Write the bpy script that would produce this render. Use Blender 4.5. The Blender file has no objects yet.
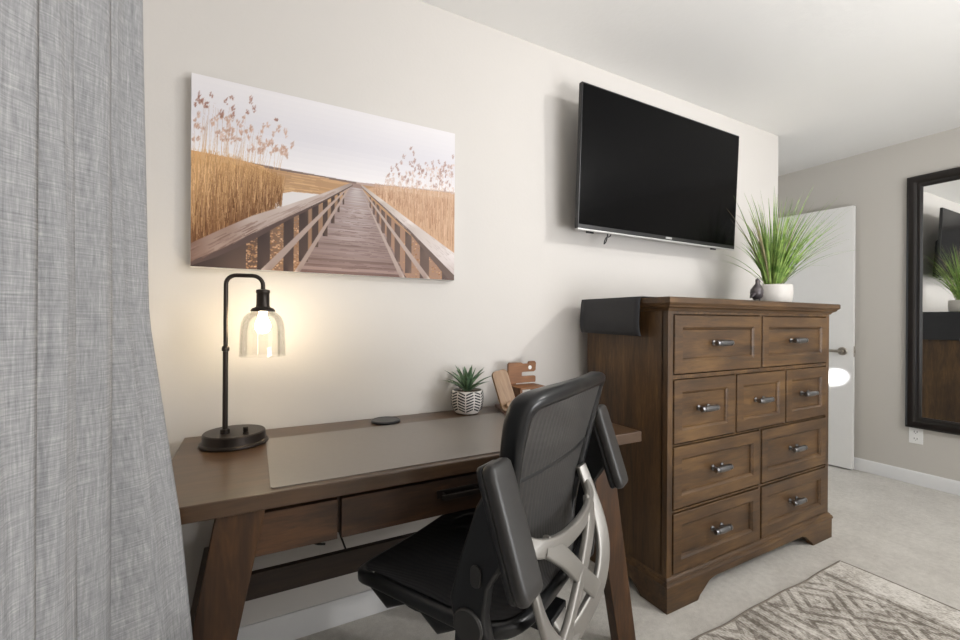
import bpy, bmesh, math, random
from mathutils import Vector, Matrix
random.seed(7)
SC = bpy.context.scene
COL = SC.collection
PI = math.pi
R = math.radians

# ------------------------------------------------------------------ camera
def make_camera():
    yaw, p, r = R(28.004), R(-0.037), R(0.387)
    fw = Vector((math.sin(yaw)*math.cos(p), math.cos(yaw)*math.cos(p), math.sin(p)))
    rt = fw.cross(Vector((0, 0, 1))).normalized()
    up = rt.cross(fw)
    rt2 = rt*math.cos(r) + up*math.sin(r)
    up2 = -rt*math.sin(r) + up*math.cos(r)
    cd = bpy.data.cameras.new('camera')
    cam = bpy.data.objects.new('camera', cd)
    COL.objects.link(cam)
    m = Matrix((rt2, up2, -fw)).transposed().to_4x4()
    m.translation = Vector((0, 0, 1.14))
    cam.matrix_world = m
    cd.sensor_width = 36
    cd.lens = 425.03/960*36
    cd.clip_start = .02
    SC.camera = cam
make_camera()

# ------------------------------------------------------------------ world, light, exposure
W = bpy.data.worlds.new('world'); SC.world = W; W.use_nodes = True
W.node_tree.nodes['Background'].inputs[0].default_value = (.86, .92, 1.0, 1)
W.node_tree.nodes['Background'].inputs[1].default_value = 1.0
SC.view_settings.view_transform = 'Standard'
SC.view_settings.look = 'None'
SC.view_settings.gamma = 1
SC.view_settings.use_curve_mapping = False
SC.view_settings.exposure = 0.10

def area(name, loc, target, sx, sy, power, col, shape='RECTANGLE'):
    ld = bpy.data.lights.new(name, 'AREA'); ld.shape = shape
    ld.size = sx; ld.size_y = sy; ld.energy = power; ld.color = col
    o = bpy.data.objects.new(name, ld); COL.objects.link(o)
    o.location = loc
    o.rotation_euler = (Vector(target)-Vector(loc)).to_track_quat('-Z', 'Y').to_euler()
    return o
area('ceiling_key_light', (2.75, -.80, 2.34), (.4, 1.6, .7), .12, .12, 24, (1.0, .98, .96), 'DISK')
area('rear_fill_light', (2.9, -2.1, 1.45), (2.5, 2, 1.3), 2.2, 1.7, 24, (.92, .96, 1.0))  # added soft fill behind the camera; the rear wall has no window
area('upward_fill_light', (1.7, -1.1, .9), (1.5, -.5, 2.44), 1.3, 1.3, 60, (.99, .985, 1.0))  # added up-facing fill panel, brightens the ceiling
def spot(name, loc, target, ang, power, col, rad=.02, blend=.15):
    ld = bpy.data.lights.new(name, 'SPOT'); ld.energy = power; ld.color = col
    ld.spot_size = R(ang); ld.spot_blend = blend; ld.shadow_soft_size = rad
    o = bpy.data.objects.new(name, ld); COL.objects.link(o); o.location = loc
    o.rotation_euler = (Vector(target)-Vector(loc)).to_track_quat('-Z', 'Y').to_euler()
spot('sunbeam_on_door', (.6, -2.0, 1.9), (4.05, 1.66, .70), 1.4, 5000, (.95, .97, 1.0))

# ------------------------------------------------------------------ material helpers
def srgb(c):
    out = []
    for v in c[:3]:
        v = v/255.0
        out.append(v/12.92 if v <= .04045 else ((v+.055)/1.055)**2.4)
    return (*out, 1)
def newmat(name):
    m = bpy.data.materials.new(name); m.use_nodes = True
    nt = m.node_tree
    return m, nt, nt.nodes['Principled BSDF']
def N(nt, t, **kw):
    n = nt.nodes.new(t)
    for k, v in kw.items(): setattr(n, k, v)
    return n
def L(nt, a, b): nt.links.new(a, b)
def mapping(nt, scale=(1, 1, 1), rot=(0, 0, 0), kind='Object'):
    tc = N(nt, 'ShaderNodeTexCoord'); mp = N(nt, 'ShaderNodeMapping')
    mp.inputs['Scale'].default_value = scale; mp.inputs['Rotation'].default_value = rot
    L(nt, tc.outputs[kind], mp.inputs[0]); return mp.outputs[0]
def noise(nt, vec, scale, detail=4, rough=.6, dist=0):
    n = N(nt, 'ShaderNodeTexNoise'); n.inputs['Scale'].default_value = scale
    n.inputs['Detail'].default_value = detail; n.inputs['Roughness'].default_value = rough
    n.inputs['Distortion'].default_value = dist
    L(nt, vec, n.inputs['Vector']); return n.outputs['Fac']
def ramp(nt, fac, stops):
    r = N(nt, 'ShaderNodeValToRGB')
    e = r.color_ramp.elements
    while len(e) < len(stops): e.new(.5)
    for i, (p, c) in enumerate(stops):
        e[i].position = p; e[i].color = c
    L(nt, fac, r.inputs[0]); return r.outputs[0]
def bump(nt, b, h, strength=.3, dist=.002):
    n = N(nt, 'ShaderNodeBump'); n.inputs['Strength'].default_value = strength
    n.inputs['Distance'].default_value = dist
    L(nt, h, n.inputs['Height']); L(nt, n.outputs[0], b.inputs['Normal']); return n
def mathn(nt, op, a, b=None, c=None):
    n = N(nt, 'ShaderNodeMath', operation=op)
    for i, v in enumerate((a, b, c)):
        if v is None: continue
        if isinstance(v, (int, float)): n.inputs[i].default_value = v
        else: L(nt, v, n.inputs[i])
    return n.outputs[0]
def plain(name, c, rough=.5, metal=0, spec=.5, var=.06, scale=20, bmp=0):
    m, nt, b = newmat(name)
    c = srgb(c)
    d = tuple(x*(1-var) for x in c[:3])+(1,); e = tuple(min(1, x*(1+var)) for x in c[:3])+(1,)
    v = mapping(nt); f = noise(nt, v, scale)
    L(nt, ramp(nt, f, [(.3, d), (.7, e)]), b.inputs['Base Color'])
    b.inputs['Roughness'].default_value = rough; b.inputs['Metallic'].default_value = metal
    b.inputs['Specular IOR Level'].default_value = spec
    if bmp: bump(nt, b, noise(nt, v, scale*8), bmp, .001)
    return m
def wood(name, dark, mid, light, axis='x', rough=.42, spec=.5, sc=1.0, coat=0):
    m, nt, b = newmat(name)
    s = {'x': (1.6, 14, 14), 'y': (14, 1.6, 14), 'z': (14, 14, 1.6)}[axis]
    v = mapping(nt, tuple(q*sc for q in s))
    f1 = noise(nt, v, 1.6, 6, .65, .6)
    s2 = tuple(q*5 for q in s); v2 = mapping(nt, s2); f2 = noise(nt, v2, 2.0, 3, .6)
    v3 = mapping(nt, (3, 3, 3)); f3 = noise(nt, v3, 1.3, 2, .5)
    f = mathn(nt, 'ADD', mathn(nt, 'MULTIPLY', f1, .55), mathn(nt, 'ADD', mathn(nt, 'MULTIPLY', f2, .2), mathn(nt, 'MULTIPLY', f3, .25)))
    L(nt, ramp(nt, f, [(.36, srgb(dark)), (.5, srgb(mid)), (.64, srgb(light))]), b.inputs['Base Color'])
    b.inputs['Roughness'].default_value = rough; b.inputs['Specular IOR Level'].default_value = spec
    b.inputs['Coat Weight'].default_value = coat; b.inputs['Coat Roughness'].default_value = .25
    bump(nt, b, f2, .08, .001)
    return m

# ------------------------------------------------------------------ mesh helpers
class MB:
    def __init__(s): s.bm = bmesh.new()
    def face(s, vs, mi=0):
        f = s.bm.faces.new(vs); f.material_index = mi; return f
    def box(s, x0, x1, y0, y1, z0, z1, mi=0):
        v = [s.bm.verts.new((x, y, z)) for x in (x0, x1) for y in (y0, y1) for z in (z0, z1)]
        for q in ((0, 1, 3, 2), (4, 6, 7, 5), (0, 4, 5, 1), (2, 3, 7, 6), (0, 2, 6, 4), (1, 5, 7, 3)):
            s.face([v[i] for i in q], mi)
        return s
    def hexa(s, pts, mi=0):     # 8 points: bottom loop 4, top loop 4
        v = [s.bm.verts.new(p) for p in pts]
        for q in ((3, 2, 1, 0), (4, 5, 6, 7), (0, 1, 5, 4), (1, 2, 6, 5), (2, 3, 7, 6), (3, 0, 4, 7)):
            s.face([v[i] for i in q], mi)
        return s
    def prism(s, poly, axis, a, b, mi=0):
        def P(u, w, d):
            return {'x': (d, u, w), 'y': (u, d, w), 'z': (u, w, d)}[axis]
        A = [s.bm.verts.new(P(u, w, a)) for u, w in poly]; B = [s.bm.verts.new(P(u, w, b)) for u, w in poly]
        n = len(poly)
        s.face(A[::-1], mi); s.face(B, mi)
        for i in range(n): s.face([A[i], A[(i+1) % n], B[(i+1) % n], B[i]], mi)
        return s
    def sweep(s, pts, section, normals=None, closed=False, scales=None, mi=0):
        """section: list of (across, along-normal)"""
        pts = [Vector(p) for p in pts]; n = len(pts); rings = []
        prevN = None
        for i, p in enumerate(pts):
            if closed: T = pts[(i+1) % n]-pts[(i-1) % n]
            else: T = pts[min(i+1, n-1)]-pts[max(i-1, 0)]
            T.normalize()
            if normals is not None:
                Nn = Vector(normals[i] if isinstance(normals, list) else normals)
            elif prevN is not None: Nn = prevN
            else: Nn = Vector((0, 0, 1)) if abs(T.z) < .9 else Vector((1, 0, 0))
            Nn = (Nn-T*Nn.dot(T)).normalized(); prevN = Nn
            B = T.cross(Nn).normalized()
            sc = scales[i] if scales else (1, 1)
            if not isinstance(sc, tuple): sc = (sc, sc)
            rings.append([s.bm.verts.new(p+B*(u*sc[0])+Nn*(w*sc[1])) for u, w in section])
        m = len(section)
        for i in range(n if closed else n-1):
            a, b = rings[i], rings[(i+1) % n]
            for j in range(m): s.face([a[j], a[(j+1) % m], b[(j+1) % m], b[j]], mi)
        if not closed: s.face(rings[0][::-1], mi); s.face(rings[-1], mi)
        return s
    def tube(s, pts, r, n=12, closed=False, scales=None, mi=0):
        return s.sweep(pts, [(r*math.cos(2*PI*k/n), r*math.sin(2*PI*k/n)) for k in range(n)], None, closed, scales, mi)
    def lathe(s, prof, c=(0, 0, 0), n=40, mi=0, M=None):
        rings = []
        def T(p):
            p = Vector(p)
            if M is not None: p = M @ p
            return p+Vector(c)
        for r, z in prof:
            if r < 1e-6: rings.append([s.bm.verts.new(T((0, 0, z)))])
            else: rings.append([s.bm.verts.new(T((r*math.cos(2*PI*k/n), r*math.sin(2*PI*k/n), z))) for k in range(n)])
        for a, b in zip(rings, rings[1:]):
            for k in range(n):
                q = [a[k % len(a)], a[(k+1) % n % len(a)], b[(k+1) % n % len(b)], b[k % len(b)]]
                u = []
                for x in q:
                    if x not in u: u.append(x)
                if len(u) > 2: s.face(u, mi)
        return s
    def grid(s, fn, nu, nv, uvfn=None, mi=0):
        vs = [[s.bm.verts.new(fn(i/nu, j/nv)) for j in range(nv+1)] for i in range(nu+1)]
        uvl = s.bm.loops.layers.uv.verify() if uvfn else None
        for i in range(nu):
            for j in range(nv):
                f = s.face([vs[i][j], vs[i+1][j], vs[i+1][j+1], vs[i][j+1]], mi)
                if uvfn:
                    for lp, (a, b) in zip(f.loops, ((i, j), (i+1, j), (i+1, j+1), (i, j+1))):
                        lp[uvl].uv = uvfn(a/nu, b/nv)
        return s

def finish(o, bevel=0, sub=0, smooth=35, solid=0):
    me = o.data
    for p in me.polygons: p.use_smooth = smooth > 0
    if smooth > 0: me.set_sharp_from_angle(angle=R(smooth))
    if solid:
        md = o.modifiers.new('thick', 'SOLIDIFY'); md.thickness = solid; md.offset = 0
    if bevel:
        md = o.modifiers.new('bevel', 'BEVEL'); md.width = bevel; md.segments = 2
        md.limit_method = 'ANGLE'; md.angle_limit = R(40); md.harden_normals = True
    if sub:
        md = o.modifiers.new('sub', 'SUBSURF'); md.levels = sub; md.render_levels = sub
def obj(name, mb, mats, parent=None, loc=(0, 0, 0), recalc=True, **kw):
    if recalc: bmesh.ops.recalc_face_normals(mb.bm, faces=mb.bm.faces)
    me = bpy.data.meshes.new(name); mb.bm.to_mesh(me); mb.bm.free()
    if not isinstance(mats, (list, tuple)): mats = [mats]
    for m in mats: me.materials.append(m)
    o = bpy.data.objects.new(name, me); COL.objects.link(o)
    o.location = loc
    if parent: o.parent = parent
    finish(o, **kw)
    return o
def tag(o, label, cat, group=None):
    o['label'] = label; o['category'] = cat
    if group: o['group'] = group
    return o
def thing(name, label, cat, loc=(0, 0, 0), rotz=0, group=None):
    o = bpy.data.objects.new(name, None); COL.objects.link(o)
    o.location = loc; o.rotation_euler = (0, 0, rotz); o.empty_display_size = .1
    return tag(o, label, cat, group)
def struct(name, mb, mats, parent=None, **kw):
    o = obj(name, mb, mats, parent, **kw)
    if parent is None: o['kind'] = 'structure'
    return o
def rrect(w, h, r, n=5):
    out = []
    for cx, cy, a0 in ((w/2-r, h/2-r, 0), (-w/2+r, h/2-r, 90), (-w/2+r, -h/2+r, 180), (w/2-r, -h/2+r, 270)):
        for k in range(n+1):
            a = R(a0+90*k/n); out.append((cx+r*math.cos(a), cy+r*math.sin(a)))
    return out
def smooth_path(pts, n=6, closed=False):
    P = [Vector(p) for p in pts]; m = len(P); out = []
    for i in range(m if closed else m-1):
        def g(k): return P[k % m] if closed else P[max(0, min(m-1, k))]
        p0, p1, p2, p3 = g(i-1), g(i), g(i+1), g(i+2)
        for j in range(n):
            t = j/n
            out.append(.5*((2*p1)+(p2-p0)*t+(2*p0-5*p1+4*p2-p3)*t*t+(3*p1-p0-3*p2+p3)*t**3))
    if not closed: out.append(P[-1])
    return out

# ------------------------------------------------------------------ materials
def wall_mat(name, c, bs=.25):
    m, nt, b = newmat(name); v = mapping(nt)
    cc = srgb(c)
    L(nt, ramp(nt, noise(nt, v, 1.5, 3), [(.3, tuple(x*.98 for x in cc[:3])+(1,)), (.7, cc)]), b.inputs['Base Color'])
    b.inputs['Roughness'].default_value = .75; b.inputs['Specular IOR Level'].default_value = .3
    bump(nt, b, noise(nt, v, 90, 4), bs, .0015)
    return m
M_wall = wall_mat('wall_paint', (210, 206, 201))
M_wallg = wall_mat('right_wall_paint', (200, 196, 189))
M_ceil = wall_mat('ceiling_texture_paint', (238, 237, 234))
def ceil_extra():
    nt = M_ceil.node_tree; b = nt.nodes['Principled BSDF']
    v = mapping(nt); bump(nt, b, ramp(nt, noise(nt, v, 38, 5, .6), [(.42, (0, 0, 0, 1)), (.62, (1, 1, 1, 1))]), .12, .002)
ceil_extra()
M_trim = plain('white_trim_paint', (226, 226, 226), .4, var=.01)
M_door = plain('white_door_paint', (226, 225, 222), .35, var=.01)
def carpet_mat():
    m, nt, b = newmat('carpet_pile'); v = mapping(nt)
    a = noise(nt, v, 260, 3, .7); c = noise(nt, v, 5, 4, .6); d = noise(nt, v, 40, 4, .6)
    f = mathn(nt, 'ADD', mathn(nt, 'MULTIPLY', a, .45), mathn(nt, 'ADD', mathn(nt, 'MULTIPLY', c, .3), mathn(nt, 'MULTIPLY', d, .25)))
    L(nt, ramp(nt, f, [(.35, srgb((180, 175, 167))), (.65, srgb((220, 216, 208)))]), b.inputs['Base Color'])
    b.inputs['Roughness'].default_value = .95; b.inputs['Specular IOR Level'].default_value = .1
    b.inputs['Sheen Weight'].default_value = .2
    bump(nt, b, mathn(nt, 'ADD', a, mathn(nt, 'MULTIPLY', d, .7)), .7, .006)
    return m
M_carpet = carpet_mat()
# dresser wood
DR = ((46, 31, 16), (77, 54, 29), (106, 78, 44))
M_dx = wood('dresser_wood_front', *DR, 'x', .45)
M_dz = wood('dresser_wood_upright', *DR, 'z', .45)
M_dgap = plain('dresser_shadow_gap', (30, 22, 15), .8)
M_tx = wood('desk_wood_top', (60, 43, 29), (76, 56, 39), (92, 69, 48), 'x', .28, .6)
M_fx = wood('desk_wood_front', (38, 25, 15), (62, 41, 25), (98, 66, 41), 'x', .42)
M_fz = wood('desk_wood_leg', (38, 23, 12), (66, 42, 22), (92, 61, 32), 'z', .45)
M_fzd = wood('desk_wood_rail', (40, 29, 22), (54, 40, 31), (66, 50, 39), 'x', .5)
M_mat = plain('desk_mat_leather', (120, 114, 108), .33, spec=.8, var=.03, scale=60, bmp=.12)
M_blackmetal = plain('dark_bronze_metal', (52, 46, 42), .38, .7, var=.05)
M_lever = plain('brushed_nickel', (176, 170, 160), .28, 1, var=.03)
M_pewter = plain('pewter_pull', (128, 128, 130), .3, 1, var=.05)
M_blk = plain('black_plastic', (22, 23, 25), .38, var=.05)
M_blk2 = plain('black_soft_plastic', (20, 21, 23), .32, var=.05, scale=60)
M_pad = plain('armrest_rubber', (46, 45, 44), .42, var=.04, scale=80, bmp=.05)
M_silver = plain('satin_silver_plastic', (146, 143, 138), .36, .55, var=.03)
M_chrome = plain('chrome', (190, 190, 192), .15, 1, var=.02)
M_screen = plain('tv_screen', (3, 3, 4), .14, spec=.10, var=.02)
M_tvb = plain('tv_bezel', (40, 40, 41), .35, .3, var=.02)
M_tvs = plain('tv_bottom_trim', (190, 190, 188), .35, .4, var=.02)
M_mframe = plain('espresso_frame', (24, 19, 17), .28, var=.1, scale=8)
M_runner = plain('black_runner_cloth', (34, 35, 39), .6, var=.08, scale=120, bmp=.2)
M_pot = plain('white_ceramic', (206, 202, 196), .45, var=.02)
M_iron = plain('dark_glazed_iron', (84, 78, 80), .3, .3, var=.2, scale=30)
M_outlet = plain('outlet_plastic', (236, 236, 234), .35, var=.01)
M_slot = plain('outlet_slot', (60, 60, 60), .6)
M_soil = plain('soil', (70, 52, 38), .9, var=.3, scale=200, bmp=.5)
M_trace = plain('raised_pattern_black', (22, 22, 28), .5)
def mirror_mat():
    m, nt, b = newmat('mirror_glass')
    b.inputs['Base Color'].default_value = (.9, .91, .9, 1); b.inputs['Metallic'].default_value = 1; b.inputs['Roughness'].default_value = .012
    return m
M_mirror = mirror_mat()
def leafmat(name, a, b_, rough=.5, tip=None):
    m, nt, b = newmat(name)
    v = mapping(nt, (1, 1, 1)); f = noise(nt, v, 25, 3)
    L(nt, ramp(nt, f, [(.35, srgb(a)), (.65, srgb(b_))]), b.inputs['Base Color'])
    b.inputs['Roughness'].default_value = rough
    b.inputs['Subsurface Weight'].default_value = 0
    return m
M_grass = leafmat('grass_blade_green', (92, 130, 52), (168, 196, 108))
M_grass2 = leafmat('grass_blade_tan', (120, 116, 80), (165, 150, 112))
M_succ = leafmat('succulent_green', (58, 86, 62), (112, 138, 104), .45)
M_woodlt = wood('light_walnut', (112, 84, 58), (146, 116, 86), (168, 138, 108), 'z', .5)
M_wooddk = wood('warm_walnut', (84, 50, 24), (122, 78, 40), (148, 100, 56), 'x', .5)
M_woodtray = wood('tray_walnut', (60, 36, 26), (90, 58, 42), (110, 74, 54), 'x', .5)
def curtain_mat():
    m, nt, b = newmat('linen_curtain')
    u = mapping(nt, (1, 1, 1), kind='UV')
    a = noise(nt, mapping(nt, (520, 30, 1), kind='UV'), 1.0, 3, .7)
    c = noise(nt, mapping(nt, (30, 520, 1), kind='UV'), 1.0, 3, .7)
    a2 = noise(nt, mapping(nt, (200, 4, 1), kind='UV'), 1.0, 3, .6)
    c2 = noise(nt, mapping(nt, (9, 220, 1), kind='UV'), 1.0, 3, .6)
    f = mathn(nt, 'ADD', mathn(nt, 'ADD', a, c), mathn(nt, 'MULTIPLY', mathn(nt, 'ADD', a2, mathn(nt, 'MULTIPLY', c2, .6)), .5))
    f = mathn(nt, 'MULTIPLY', f, 1/2.8)
    L(nt, ramp(nt, f, [(.34, srgb((110, 111, 113))), (.5, srgb((146, 146, 147))), (.66, srgb((182, 181, 179)))]), b.inputs['Base Color'])
    b.inputs['Roughness'].default_value = .9; b.inputs['Specular IOR Level'].default_value = .1
    bump(nt, b, mathn(nt, 'ADD', a, c), .35, .0015)
    return m
M_curtain = curtain_mat()
def mesh_fabric(name, per, c0, c1, alpha):
    m, nt, b = newmat(name)
    v = mapping(nt, (1, 1, 1), kind='UV')
    s = N(nt, 'ShaderNodeSeparateXYZ'); L(nt, v, s.inputs[0])
    st = mathn(nt, 'SINE', mathn(nt, 'MULTIPLY', s.outputs[0], 2*PI*per))
    f = mathn(nt, 'MULTIPLY_ADD', st, .5, .5)
    L(nt, ramp(nt, f, [(.55, srgb(c0)), (.95, srgb(c1))]), b.inputs['Base Color'])
    b.inputs['Roughness'].default_value = .6
    b.inputs['Alpha'].default_value = alpha
    bump(nt, b, f, .3, .002)
    return m
M_backmesh = mesh_fabric('chair_back_mesh', 26, (44, 43, 42), (60, 58, 56), .93)
M_seatmesh = mesh_fabric('chair_seat_mesh', 60, (24, 24, 26), (34, 34, 36), .95)
def glassmat():
    m, nt, b = newmat('clear_glass')
    nt.nodes.remove(b)
    tr = N(nt, 'ShaderNodeBsdfTransparent'); gl = N(nt, 'ShaderNodeBsdfGlossy'); gl.inputs['Roughness'].default_value = .03
    tr.inputs[0].default_value = (.97, .97, .96, 1)
    lw = N(nt, 'ShaderNodeLayerWeight'); lw.inputs[0].default_value = .32
    mx = N(nt, 'ShaderNodeMixShader'); L(nt, mathn(nt, 'MULTIPLY_ADD', lw.outputs['Fresnel'], .35, .02), mx.inputs[0])
    L(nt, tr.outputs[0], mx.inputs[1]); L(nt, gl.outputs[0], mx.inputs[2])
    L(nt, mx.outputs[0], nt.nodes['Material Output'].inputs[0])
    return m
M_glass = glassmat()
def emit(name, c, s):
    m, nt, b = newmat(name)
    b.inputs['Emission Color'].default_value = (*c, 1); b.inputs['Emission Strength'].default_value = s
    b.inputs['Base Color'].default_value = (1, 1, 1, 1)
    return m
M_bulb = emit('glowing_bulb', (1, .80, .52), 100)
def rug_mat():
    m, nt, b = newmat('distressed_rug_weave')
    v = mapping(nt); s = N(nt, 'ShaderNodeSeparateXYZ'); L(nt, v, s.inputs[0])
    X, Y = s.outputs[0], s.outputs[1]
    wob = mathn(nt, 'MULTIPLY', noise(nt, v, 22, 3), .02)
    Xw = mathn(nt, 'ADD', X, wob); Yw = mathn(nt, 'ADD', Y, wob)
    def tri(q, per, ph=0):      # 0..1 triangle
        return mathn(nt, 'PINGPONG', mathn(nt, 'ADD', q, ph), per/2)
    # stripes across the rug
    st = mathn(nt, 'GREATER_THAN', tri(Xw, .055), .016)
    # diamonds
    dm = mathn(nt, 'ADD', mathn(nt, 'MULTIPLY', tri(Xw, .30, .07), 1.0), mathn(nt, 'MULTIPLY', tri(Yw, .22), 1.0))
    dl = mathn(nt, 'LESS_THAN', mathn(nt, 'PINGPONG', dm, .032), .012)
    # zone mask: bands vs diamond field
    zone = mathn(nt, 'GREATER_THAN', tri(Xw, .62, .13), .12)
    mx = N(nt, 'ShaderNodeMix'); L(nt, zone, mx.inputs[0]); L(nt, st, mx.inputs[2]); L(nt, dl, mx.inputs[3])
    edge = mathn(nt, 'GREATER_THAN', X, 2.31)
    base = mathn(nt, 'MULTIPLY', mx.outputs[0], mathn(nt, 'SUBTRACT', 1, edge))
    wear = noise(nt, v, 7, 6, .75)
    streak = noise(nt, mapping(nt, (150, 45, 1)), 1.0, 4, .75)
    fine = noise(nt, v, 160, 3, .75)
    f = mathn(nt, 'ADD', mathn(nt, 'SUBTRACT', mathn(nt, 'MULTIPLY', base, .075), mathn(nt, 'MULTIPLY', edge, .05)), mathn(nt, 'ADD', mathn(nt, 'MULTIPLY', wear, .35), mathn(nt, 'ADD', mathn(nt, 'MULTIPLY', streak, .55), mathn(nt, 'MULTIPLY', fine, .2))))
    L(nt, ramp(nt, f, [(.465, srgb((218, 214, 207))), (.56, srgb((176, 170, 161))), (.66, srgb((112, 105, 97)))]), b.inputs['Base Color'])
    b.inputs['Roughness'].default_value = .95; b.inputs['Specular IOR Level'].default_value = .1
    bump(nt, b, fine, .5, .002)
    return m
M_rug = rug_mat()
M_rugedge = plain('rug_binding', (120, 112, 102), .9, var=.1, scale=200)
def picmat():
    m, nt, b = newmat('canvas_print')
    a = N(nt, 'ShaderNodeVertexColor', layer_name='Col'); L(nt, a.outputs[0], b.inputs['Base Color'])
    b.inputs['Roughness'].default_value = .7; b.inputs['Specular IOR Level'].default_value = .2
    return m
M_pic = picmat()
M_canvas = plain('canvas_edge', (214, 214, 214), .8, var=.02, scale=300)

# ------------------------------------------------------------------ room shell
WX0, WX1, WY, WYR, H = -.36, 4.13, 1.651, -2.3, 2.44
CX = 3.235                       # outside corner of the long wall
mb = MB(); mb.box(WX0-.1, WX1+.1, WYR-.1, 3.6, -.1, 0); struct('floor', mb, M_carpet, smooth=0)
mb = MB(); mb.box(WX0-.1, WX1+.1, WYR-.1, 3.6, H, H+.1); struct('ceiling', mb, M_ceil, smooth=0)
mb = MB(); mb.box(WX0, CX, WY, WY+.14, 0, H); struct('wall_back', mb, M_wall, smooth=0)
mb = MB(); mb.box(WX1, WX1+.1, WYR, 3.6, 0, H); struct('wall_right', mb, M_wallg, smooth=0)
mb = MB(); mb.box(WX0-.1, WX0, WYR, WY+.14, 0, H); struct('wall_left', mb, M_wall, smooth=0)
mb = MB(); mb.box(WX0, WX1, WYR-.1, WYR, 0, H); struct('wall_rear', mb, M_wall, smooth=0)
mb = MB(); mb.box(CX-.1, CX-.0, WY+.14, 2.32, 0, H); struct('wall_hall_side', mb, M_wall, smooth=0)
# far wall with doorway
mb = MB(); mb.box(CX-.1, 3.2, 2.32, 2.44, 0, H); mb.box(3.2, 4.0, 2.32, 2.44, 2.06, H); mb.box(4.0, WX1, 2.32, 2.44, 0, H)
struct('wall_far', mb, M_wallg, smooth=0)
def baseboard(name, poly, axis, a, b):
    mb = MB(); mb.prism(poly, axis, a, b); return struct(name, mb, M_trim, bevel=.002)
bh = .092
prof = [(WY, 0), (WY-.016, 0), (WY-.016, bh-.03), (WY-.012, bh-.018), (WY-.012, bh-.01), (WY-.006, bh), (WY, bh)]
baseboard('baseboard_back', prof, 'x', WX0, CX)
profr = [(WX1, 0), (WX1-.016, 0), (WX1-.016, bh-.03), (WX1-.012, bh-.018), (WX1-.012, bh-.01), (WX1-.006, bh), (WX1, bh)]
baseboard('baseboard_right', profr, 'y', WYR, 2.32)

# door, opened back against the right wall
def door():
    ang = math.atan2(1.53-2.27, 4.065-3.985)
    d = bpy.data.objects.new('door_1', None); COL.objects.link(d); d['kind'] = 'structure'
    d.location = (3.985, 2.27, 0); d.rotation_euler = (0, 0, ang)
    Lw = math.hypot(4.065-3.985, 1.53-2.27)
    # local x from hinge to free edge; local y<0 side faces the room
    mb = MB(); mb.box(0, Lw, -.02, .018, .012, 2.035); obj('door_panel', mb, M_door, d, bevel=.002)
    M = Matrix.Rotation(R(90), 4, 'X')
    h = MB(); h.lathe([(0, .0), (.031, .0), (.031, .006), (.026, .011), (.012, .013), (.012, .045), (0, .045)], (Lw-.065, -.02, .915), 28, M=M)
    pts = smooth_path([(Lw-.065, -.058, .915), (Lw-.09, -.062, .915), (Lw-.14, -.06, .916), (Lw-.185, -.056, .914)], 4)
    h.tube(pts, .0085, 12, scales=[(1, 1.25)]*len(pts))
    obj('door_handle', h, M_lever, d)
    b = MB(); b.box(Lw, Lw+.0015, -.012, .012, .875, .955); b.box(Lw+.001, Lw+.008, -.006, .006, .905, .925)
    obj('latch_plate', b, M_lever, d)
    for z in (.25, 1.05, 1.8):
        g = MB(); g.tube([(0-.004, .012, z-.045), (-.004, .012, z+.045)], .006, 10); obj('hinge', g, M_lever, d)
door()

# outlet on right wall
t = thing('wall_outlet', 'white duplex wall outlet low on the right wall under the mirror', 'outlet', (WX1, 1.200, .345))
mb = MB(); mb.box(-.006, 0, -.036, .036, -.058, .058); obj('cover_plate', mb, M_outlet, t, bevel=.002)
for dz in (-.024, .024):
    mb = MB(); mb.prism([(a*1.0, b+dz) for a, b in rrect(.034, .030, .012)], 'x', -.0085, -.0055); so = obj('socket', mb, M_outlet, t)
    mb = MB()
    mb.box(-.0092, -.0084, -.009, -.006, dz-.004, dz+.008); mb.box(-.0092, -.0084, .006, .009, dz-.004, dz+.008); mb.box(-.0092, -.0084, -.002, .002, dz-.011, dz-.007)
    obj('slot', mb, M_slot, so, smooth=0)

# ------------------------------------------------------------------ mirror
def mirror():
    y0, y1, z0, z1 = .43, 1.25, .40, 2.17
    t = thing('wall_mirror', 'tall mirror in wide dark espresso frame hung on the right wall', 'mirror', (WX1, (y0+y1)/2, z0))
    hw, hh = (y1-y0)/2, z1-z0
    # frame profile: (inward distance, depth off the wall)
    prof = [(0, 0), (0, .028), (.012, .034), (.030, .030), (.052, .020), (.060, .024), (.070, .024), (.080, .012), (.080, 0)]
    mb = MB(); rings = []
    for cy, cz, sy, sz in ((-hw, 0, 1, 1), (hw, 0, -1, 1), (hw, hh, -1, -1), (-hw, hh, 1, -1)):
        rings.append([mb.bm.verts.new((-d, cy+sy*i, cz+sz*i)) for i, d in prof])
    n = len(prof)
    for a in range(4):
        A, B = rings[a], rings[(a+1) % 4]
        for j in range(n): mb.face([A[j], A[(j+1) % n], B[(j+1) % n], B[j]])
    obj('frame', mb, M_mframe, t, bevel=.0015, smooth=30)
    mb = MB(); mb.box(-.009, -.002, -hw+.074, hw-.074, .074, hh-.074); obj('mirror_glass', mb, M_mirror, t, smooth=0)
mirror()

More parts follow.
